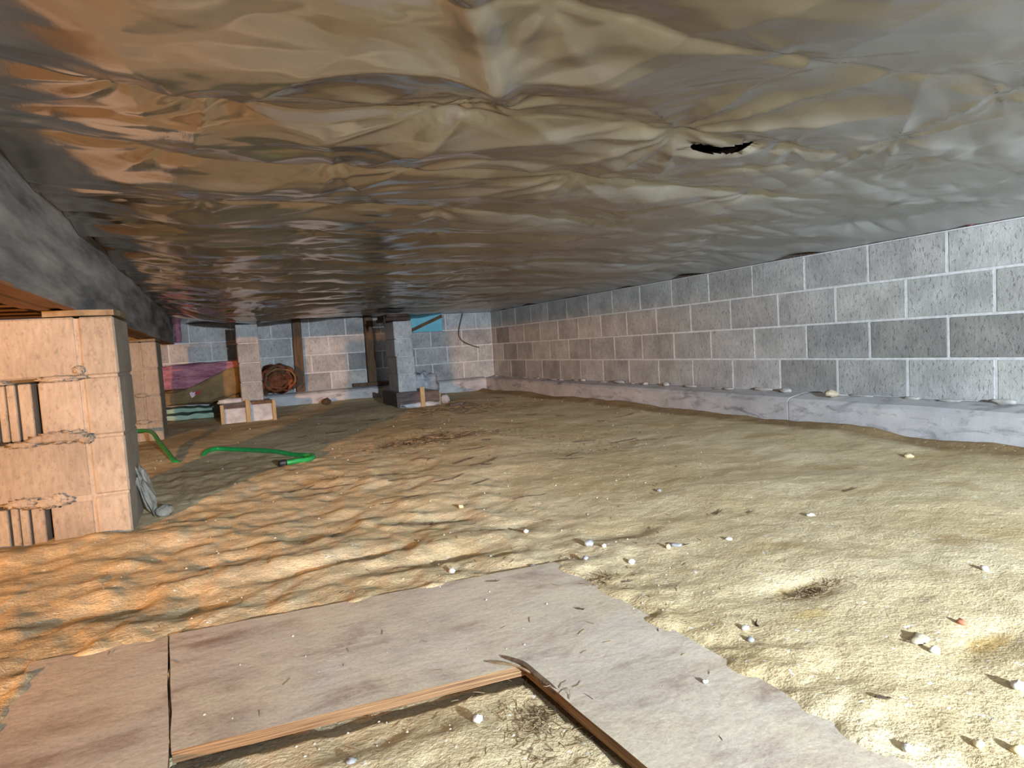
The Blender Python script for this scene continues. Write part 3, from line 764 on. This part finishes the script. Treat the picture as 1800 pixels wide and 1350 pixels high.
# rusty roll
ir = empty('insulation_roll', (.555, 7.33, FT+.008)); tag(ir, 'crumpled rust-brown insulation roll lying on the footing by the left post', 'insulation')
def roll_mesh(r, ln, seed, turns=2.6):
    v = []; f = []; n = 70; m_ = 7
    for i in range(n+1):
        a = 2*math.pi*turns*i/n; rr = r*(.30+.70*(i/n)**.8)
        for k in range(m_+1):
            y = -ln/2+ln*k/m_; w_ = 1+.26*float(perlin(a*1.9+seed, k*.6)); w2 = .02*float(perlin(a*2, k*.9, 4))
            v.append((math.cos(a)*rr*1.12*w_, y+.03*float(perlin(a*1.5, seed, 8))*(1 if k in (0, m_) else 0), math.sin(a)*rr*.90*w_+w2))
    for i in range(n):
        for k in range(m_): q = i*(m_+1)+k; f.append((q, q+m_+1, q+m_+2, q+1))
    return mesh('batt', v, f, True)
rb = link('batt', roll_mesh(.155, .24, 3.), M['rust_ins'], ir, (.0, 0, .158)); so = rb.modifiers.new('thick', 'SOLIDIFY'); so.thickness = .026; so.offset = -1
v, f = blob(9.1, .13, .09, .12, .4, 16, fr=2.4); link('core_wad', mesh('core_wad', v, f, True), M['rust_ins'], ir, (0, -.02, .03))
v, f = blob(5.3, .11, .10, .09, .5, 14, fr=2.6); link('paper_wad', mesh('paper_wad', v, f, True), M['dark_ins'], ir, (-.13, -.02, .0))
mb = MB(); 
for s in range(3):
    pts = [(math.cos(a)*(.17-.03*s)*1.1+.01, -.135-.01*s, .158+math.sin(a)*(.15-.035*s)+.01*float(perlin(a*2, s))) for a in np.linspace(-.9+s*.5, 2.3+s*.4, 16)]
    MB().tube(pts, [.006+.006*math.sin(i*.9+s)**2 for i in range(16)], 6).build('paper_edge', M['dark_ins'] if s != 1 else M['kraft'], ir, True)

# crumpled clear plastic behind the pale pier
v, f = blob(12.7, .15, .12, .125, .55, 26, fr=3.0)
cp = link('plastic_wad', mesh('plastic_wad', v, f, True), M['clear'], None, (1.99, 6.78, .01)); tag(cp, 'crumpled clear plastic wad beside the slender pale pier', 'plastic')

# pink scraps in the gap above the right wall
for i, (y, s) in enumerate(((1.80, .05), (1.70, .035))):
    v, f = blob(i*3.+2, .02, s, .018, .4, 12, fr=2); q = link('insulation_scrap', mesh('insulation_scrap', v, f, True), M['pink'], None, (D+.0, y, WT+.001)); 
    q.location.x = D-.012; tag(q, ('longer' if i == 0 else 'shorter')+' pink insulation scrap poking out above the block wall near the right edge', 'insulation')

# ------------------------------------------------------------------ hose
h0 = [(-1.0, 5.35), (-.80, 5.30), (-.66, 5.24), (-.55, 5.19), (-.46, 4.95), (-.39, 4.60), (-.33, 4.33), (-.28, 4.12), (-.22, 4.10), (-.16, 4.20)]
zz = [.05, .07, .10, .105, .092, .055, .030, .004, -.030, -.020]
h1 = [(-.12, 4.30), (-.06, 4.37), (.02, 4.32), (.13, 4.20), (.25, 4.02), (.345, 3.86), (.405, 3.74), (.425, 3.66), (.395, 3.585), (.33, 3.56), (.27, 3.552)]
pts = [(x, y, z+fz(x, y)) for (x, y), z in zip(h0, zz)]+[(x, y, .013+fz(x, y)) for x, y in h1]
hr = empty('garden_hose', (.1, 3.9, 0)); tag(hr, 'bright green garden hose curving out from behind the farther left pier', 'hose')
sub = catmull(pts, 8)
MB().tube([(p.x-.1, p.y-3.9, p.z) for p in sub], .0135, 10).build('hose_tube', M['hose'], hr, True)
e = sub[-1]; mb = MB()
d = (sub[-1]-sub[-3]).normalized()
mb.tube([e-d*.006-Vector((.1, 3.9, 0)), e+d*.002-Vector((.1, 3.9, 0)), e+d*.012-Vector((.1, 3.9, 0)), e+d*.030-Vector((.1, 3.9, 0)), e+d*.036-Vector((.1, 3.9, 0))], [.017, .021, .021, .019, .013], 12)
cpl = mb.build('coupling', M['black'], hr); cpl['label'] = 'black hose coupling'

# ------------------------------------------------------------------ plywood on the ground
def rag(poly, seed, step=.05, amp=.0025):
    out = []
    for i in range(len(poly)):
        a = Vector(poly[i]); b = Vector(poly[(i+1) % len(poly)]); n = max(1, int((b-a).length/step))
        for k in range(n):
            p = a.lerp(b, k/n); nn = Vector((-(b-a).y, (b-a).x)).normalized()
            p += nn*amp*float(perlin(p.x*30+seed, p.y*30)) if k else Vector((0, 0)); out.append((p.x, p.y))
    return out
def board(poly, seed, label, z0, z1):
    cx = sum(p[0] for p in poly)/len(poly); cy = sum(p[1] for p in poly)/len(poly)
    o = empty('plywood_sheet', (cx, cy, z0)); tag(o, label, 'plywood')
    pr = [(x-cx, y-cy) for x, y in rag(poly, seed)]
    MB().prism(pr, 0, (z1-z0)*.35).build('lower_veneer', M['ply_edge'], o)
    MB().prism([(x*.9985, y*.9985) for x, y in pr], (z1-z0)*.35, (z1-z0)*.72).build('core_veneer', M['ply_edge'], o)
    tv = MB().prism(pr, (z1-z0)*.72, z1-z0).build('top_veneer', M['ply_edge'], o)
    tv.data.materials.append(M['ply'])
    for pg in tv.data.polygons:
        if pg.center.z > (z1-z0)*.95: pg.material_index = 1
    return o
board(BOARD_L, 1., 'narrow dusty plywood piece on the ground at the lower left edge', .001, BT-.001)
board(BOARD_M, 2., 'L-shaped dusty plywood sheet with brown stains lying on the sand', .0, BT+.002)
# splintered strip along the inner edge
mb = MB(); pts = [(.405, 1.005, .020), (.424, .965, .021), (.430, .92, .018), (.440, .86, .012), (.445, .80, .006), (.452, .76, .004)]
mb.tube(catmull(pts, 4), [.0015+.004*math.sin(math.pi*i/20)**.5 for i in range(21)], 6)
sp = mb.build('wood_splinter', M['old_wood'], None); tag(sp, 'dark broken wood splinter along the inner edge of the L-shaped sheet', 'splinter')
mb = MB().tube(catmull([(.375, .995, .022), (.41, .955, .024), (.435, .915, .014)], 5), [.001, .0015, .002, .002, .002, .002, .002, .002, .0015, .001, .0008], 5)
s2 = mb.build('wood_splinter', M['straw'], None); tag(s2, 'thin pale splinter sticking out at the inner corner of the L-shaped sheet', 'splinter')

# ------------------------------------------------------------------ loose stones
sh = MB()
v, f = blob(31., .020, .050, .095, .5, 16, fr=2.6)
so = link('mortar_shard', mesh('mortar_shard', v, f), M['shard'], None, (-.268, 2.77, fz(-.27, 2.77)-.012), (math.radians(6), math.radians(-12), 0)); tag(so, 'jagged grey mortar shard leaning on the base of the foreground pier', 'rubble')
v, f = blob(33., .032, .03, .022, .4, 12, fr=2); q = link('rubble_lump', mesh('rubble_lump', v, f, True), M['shard'], None, (-.238, 2.74, fz(-.238, 2.74)-.006)); tag(q, 'dark grey rubble lump on the soil right of the mortar shard', 'rubble')
v, f = blob(35., .030, .038, .020, .35, 14, fr=1.5); q = link('stone', mesh('stone', v, f, True), M['pebble_t'], None, (3.085, 2.50, .153)); tag(q, 'round tan stone sitting on the footing ledge against the block wall', 'stone')
v, f = blob(36., .05, .045, .05, .4, 12, fr=2); q = link('rubble_lump', mesh('rubble_lump', v, f, True), M['pebble_g'], None, (2.01, 6.06, fz(2.01, 6.06)-.01)); tag(q, 'grey rubble lump at the right end of the pale pier footing', 'rubble')
q = MB().box(-.075, .075, -.016, .016, 0, .028, .003).build('wood_scrap', M['dark_wood'], None, loc=(2.0, 5.72, fz(2.0, 5.72)-.004), rot=(0, 0, .25)); tag(q, 'short dark wood scrap on the soil before the pale pier footing', 'wood')
v, f = blob(38., .05, .04, .035, .4, 12, fr=2.5); q = link('dark_clod', mesh('dark_clod', v, f, True), M['twig'], None, (1.02, 7.15, fz(1.02, 7.15)-.004)); tag(q, 'small dark clod on the soil before the pale back footing', 'clod')

PEB = [  # x, y, rx, ry, rz, material, label
 (.864, 1.468, .020, .015, .011, 'pebble_g', 'angular grey pebble beyond the far corner of the plywood sheet'),
 (.885, 1.425, .010, .009, .007, 'pebble_w', 'white pebble just right of the angular grey pebble'),
 (.882, 1.297, .011, .010, .009, 'pebble_w', 'roundish white pebble right of the far plywood corner'),
 (1.021, 1.329, .009, .008, .008, 'pebble_y', 'bright cream pebble beside a flat grey stone mid ground'),
 (1.050, 1.335, .022, .013, .006, 'pebble_g', 'flat bluish grey stone beside the bright cream pebble'),
 (.311, .887, .011, .010, .009, 'pebble_w', 'white pebble inside the plywood cut-out'),
 (.120, .885, .009, .010, .004, 'pebble_g', 'small bluish pebble near the left of the plywood cut-out'),
 (.659, 1.395, .012, .010, .006, 'pebble_g', 'pale lilac pebble resting at the far corner of the plywood'),
 (.785, 1.353, .014, .009, .007, 'pebble_g', 'grey pebble beside the far corner of the plywood sheet'),
 (1.043, .660, .010, .009, .009, 'pebble_w', 'cream white pebble against the flat tan slab'),
 (1.057, .696, .028, .018, .008, 'pebble_t', 'flat tan stone slab on the sand at lower right'),
 (1.179, .697, .010, .008, .007, 'pebble_r', 'reddish pebble on the sand at lower right'),
 (1.043, .537, .013, .010, .010, 'pebble_w', 'pinkish white pebble at the right picture edge'),
 (.847, .482, .009, .008, .007, 'pebble_y', 'yellow pebble low in the right foreground'),
 (.883, .455, .012, .010, .009, 'pebble_y', 'large cream yellow pebble in the lower right corner'),
 (.761, .519, .010, .008, .006, 'pebble_w', 'white pebble near the bottom edge right of the plywood'),
 (.807, .831, .008, .007, .006, 'pebble_g', 'tiny grey pebble right of the plywood edge'),
 (.835, .872, .010, .008, .006, 'pebble_w', 'white chip right of the plywood edge below the dark hollow'),
 (1.472, .821, .012, .010, .008, 'pebble_w', 'white pebble on brownish sand at the right edge'),
 (1.551, 1.338, .016, .010, .006, 'pebble_w', 'white shell-like chip on the open sand at mid right'),
 (.474, 1.470, .012, .011, .010, 'pebble_w', 'white pebble just beyond the far plywood edge'),
 (.745, 2.151, .013, .011, .009, 'pebble_y', 'bright cream pebble on the lumpy sand at centre'),
 (.783, 1.690, .010, .009, .008, 'pebble_w', 'white pebble in a yellowish hollow at centre'),
 (2.566, 1.716, .026, .018, .012, 'pebble_y', 'cream stone on the sand near the right footing'),
 (.646, .764, .006, .006, .004, 'pebble_w', 'small white pebble on the dusty arm of the plywood'),
 (1.40, 1.86, .014, .010, .007, 'pebble_g', 'grey chip on the open sand right of centre'),
 (1.20, 1.30, .012, .008, .006, 'pebble_w', 'white chip in a short row at mid right'),
]
for i, (x, y, a, b_, c, mt, lab) in enumerate(PEB):
    a *= .8; b_ *= .8; c *= .75
    v, f = blob(40+i*1.37, a, b_, c, .35, 10, fr=1.8)
    base = BT+.001 if in_poly(np.array([x]), np.array([y]), BOARD_M)[0] else fz(x, y)-c*.35
    q = link('pebble', mesh('pebble', v, f, True), M[mt], None, (x, y, base), (0, 0, i*1.3)); tag(q, lab, 'stone', 'loose pebbles on the sand')

# mortar droppings along the ledge of the right footing
rl = random.Random(5)
for i in range(26):
    y = 1.35+i*.24+rl.uniform(-.08, .08)
    v, f = blob(90+i, rl.uniform(.012, .025), rl.uniform(.03, .085), rl.uniform(.006, .014), .5, 12, fr=2.4)
    q = link('mortar_dropping', mesh('mortar_dropping', v, f, True), M['dropping'], None, (3.135+rl.uniform(-.02, .015), y, FT-.003))
    tag(q, 'pale mortar dropping stuck on the ledge of the right footing', 'mortar', 'mortar droppings on the footing ledge')

# ------------------------------------------------------------------ twigs and fine litter
def free(x, y):
    if y < .35 or x > 2.85 or y > 7.2: return False
    if -.8 < x < -.25 and (2.4 < y < 3.0 or 5.4 < y < 6.0): return False
    if 1.4 < x < 2.0 and 5.9 < y < 6.7: return False
    if -.1 < x < .5 and 6.2 < y < 6.8: return False
    return True
rt = random.Random(21)
def gz(x, y):
    a = np.array([x]); b_ = np.array([y])
    if in_poly(a, b_, BOARD_M)[0]: return BT+.002
    if in_poly(a, b_, BOARD_L)[0]: return BT
    return fz(x, y)
def twig(x, y, ang, ln, r, mat, bend, label, group):
    pts = []
    for k in range(5):
        t = k/4-.5; px = x+math.cos(ang)*ln*t-math.sin(ang)*bend*math.cos(t*3); py = y+math.sin(ang)*ln*t+math.cos(ang)*bend*math.cos(t*3)
        pts.append((px-x, py-y, gz(px, py)+r*.8+(.004 if k in (0, 4) else 0)))
    pts[0] = (pts[0][0], pts[0][1], pts[0][2]-.003)
    o = MB().tube(pts, [r*.6, r, r, r*.9, r*.4], 5).build('twig', mat, None, loc=(x, y, 0)); tag(o, label, 'twig', group)
N_TW = [(1.37, 1.52, .55, .06, .0024), (1.45, 1.47, .3, .03, .0018), (1.87, 1.45, .05, .07, .002), (1.06, 1.33, -.3, .05, .002), (.87, .875, .9, .022, .0022),
        (1.04, .69, -.9, .03, .0024), (.83, .60, -.7, .02, .0025), (.62, 1.10, -.95, .018, .0018), (.53, 1.34, -.5, .03, .0014), (.79, 1.18, .1, .03, .0018)]
for i, (x, y, a, ln, r) in enumerate(N_TW):
    twig(x, y, a, ln, r, M['twig'], .004, 'short dark twig lying singly on the near ground', 'twigs on the near ground')
for i in range(70):
    while True:
        y = rt.uniform(2.0, 6.4); x = rt.gauss(.35+.22*y, .55)
        if free(x, y) and x > .2: break
    twig(x, y, rt.uniform(-.7, .7), rt.uniform(.05, .20), rt.uniform(.0016, .0035), M['twig'], rt.uniform(-.02, .02), 'thin dark twig scattered on the sand of the middle ground', 'twigs scattered over the middle ground')
# uncountable fine litter
mb = MB(); mw = MB()
def onb(x, y): return gz(x, y) in (BT, BT+.002)
def fibre(mbx, x, y, ln, r, lift=.0):
    a = rt.uniform(0, 6.28); z = gz(x, y)+r
    b_ = rt.uniform(-.3, .3)*ln
    p = [Vector((x+math.cos(a)*ln*t-math.sin(a)*b_*(t*t), y+math.sin(a)*ln*t+math.cos(a)*b_*t*t, z+lift*t*rt.uniform(0, 1))) for t in (0, .5, 1)]
    mbx.tube(p, [r, r, r*.5], 3, False)
for i in range(750):
    y = .45*math.exp(rt.random()*math.log(6.4/.45)); x = rt.uniform(-.25, .95)*y*.9+.05
    x = min(x, 2.8)
    if not free(x, y) or (onb(x, y) and rt.random() < .75): continue
    fibre(mb, x, y, rt.uniform(.006, .018)*(1+y*.35), .0004+.00028*y)
for (cx, cy, sx, sy, n) in ((1.15, 3.75, .5, .3, 380), (1.9, 5.5, .6, .6, 300), (.40, .86, .035, .05, 120), (.36, .80, .05, .05, 50), (1.10, .95, .06, .025, 160), (.75, 1.22, .035, .02, 60), (1.7, 3.2, .4, .4, 150)):
    for i in range(n):
        x = rt.gauss(cx, sx*.6); y = rt.gauss(cy, sy*.6)
        if free(x, y): fibre(mb, x, y, rt.uniform(.006, .02)*(1+y*.5), .0004+.0003*y, .006)
lt = mb.build('litter', M['straw']); tag(lt, 'fine brown root fibres and straw litter strewn over the sand', 'litter', kind='stuff')
for i in range(420):
    y = .5*math.exp(rt.random()*math.log(6.0/.5)); x = min(rt.uniform(-.22, .95)*y*.9+.05, 2.8)
    if not free(x, y) or (onb(x, y) and rt.random() < .8): continue
    r = rt.uniform(.0008, .0016)*(1+.45*y)
    v = [(r, 0, 0), (0, r, 0), (-r, 0, 0), (0, -r, 0), (0, 0, r), (0, 0, -r*.6)]; z = gz(x, y)+r*.3; s = rt.uniform(.6, 1.5)
    mw.add([(x+a*s, y+b_, z+c) for a, b_, c in v], [(0, 1, 4), (1, 2, 4), (2, 3, 4), (3, 0, 4), (1, 0, 5), (2, 1, 5), (3, 2, 5), (0, 3, 5)])
gr = mw.build('grit', M['pebble_w']); tag(gr, 'tiny white grit and shell crumbs sprinkled over the sand', 'grit', kind='stuff')
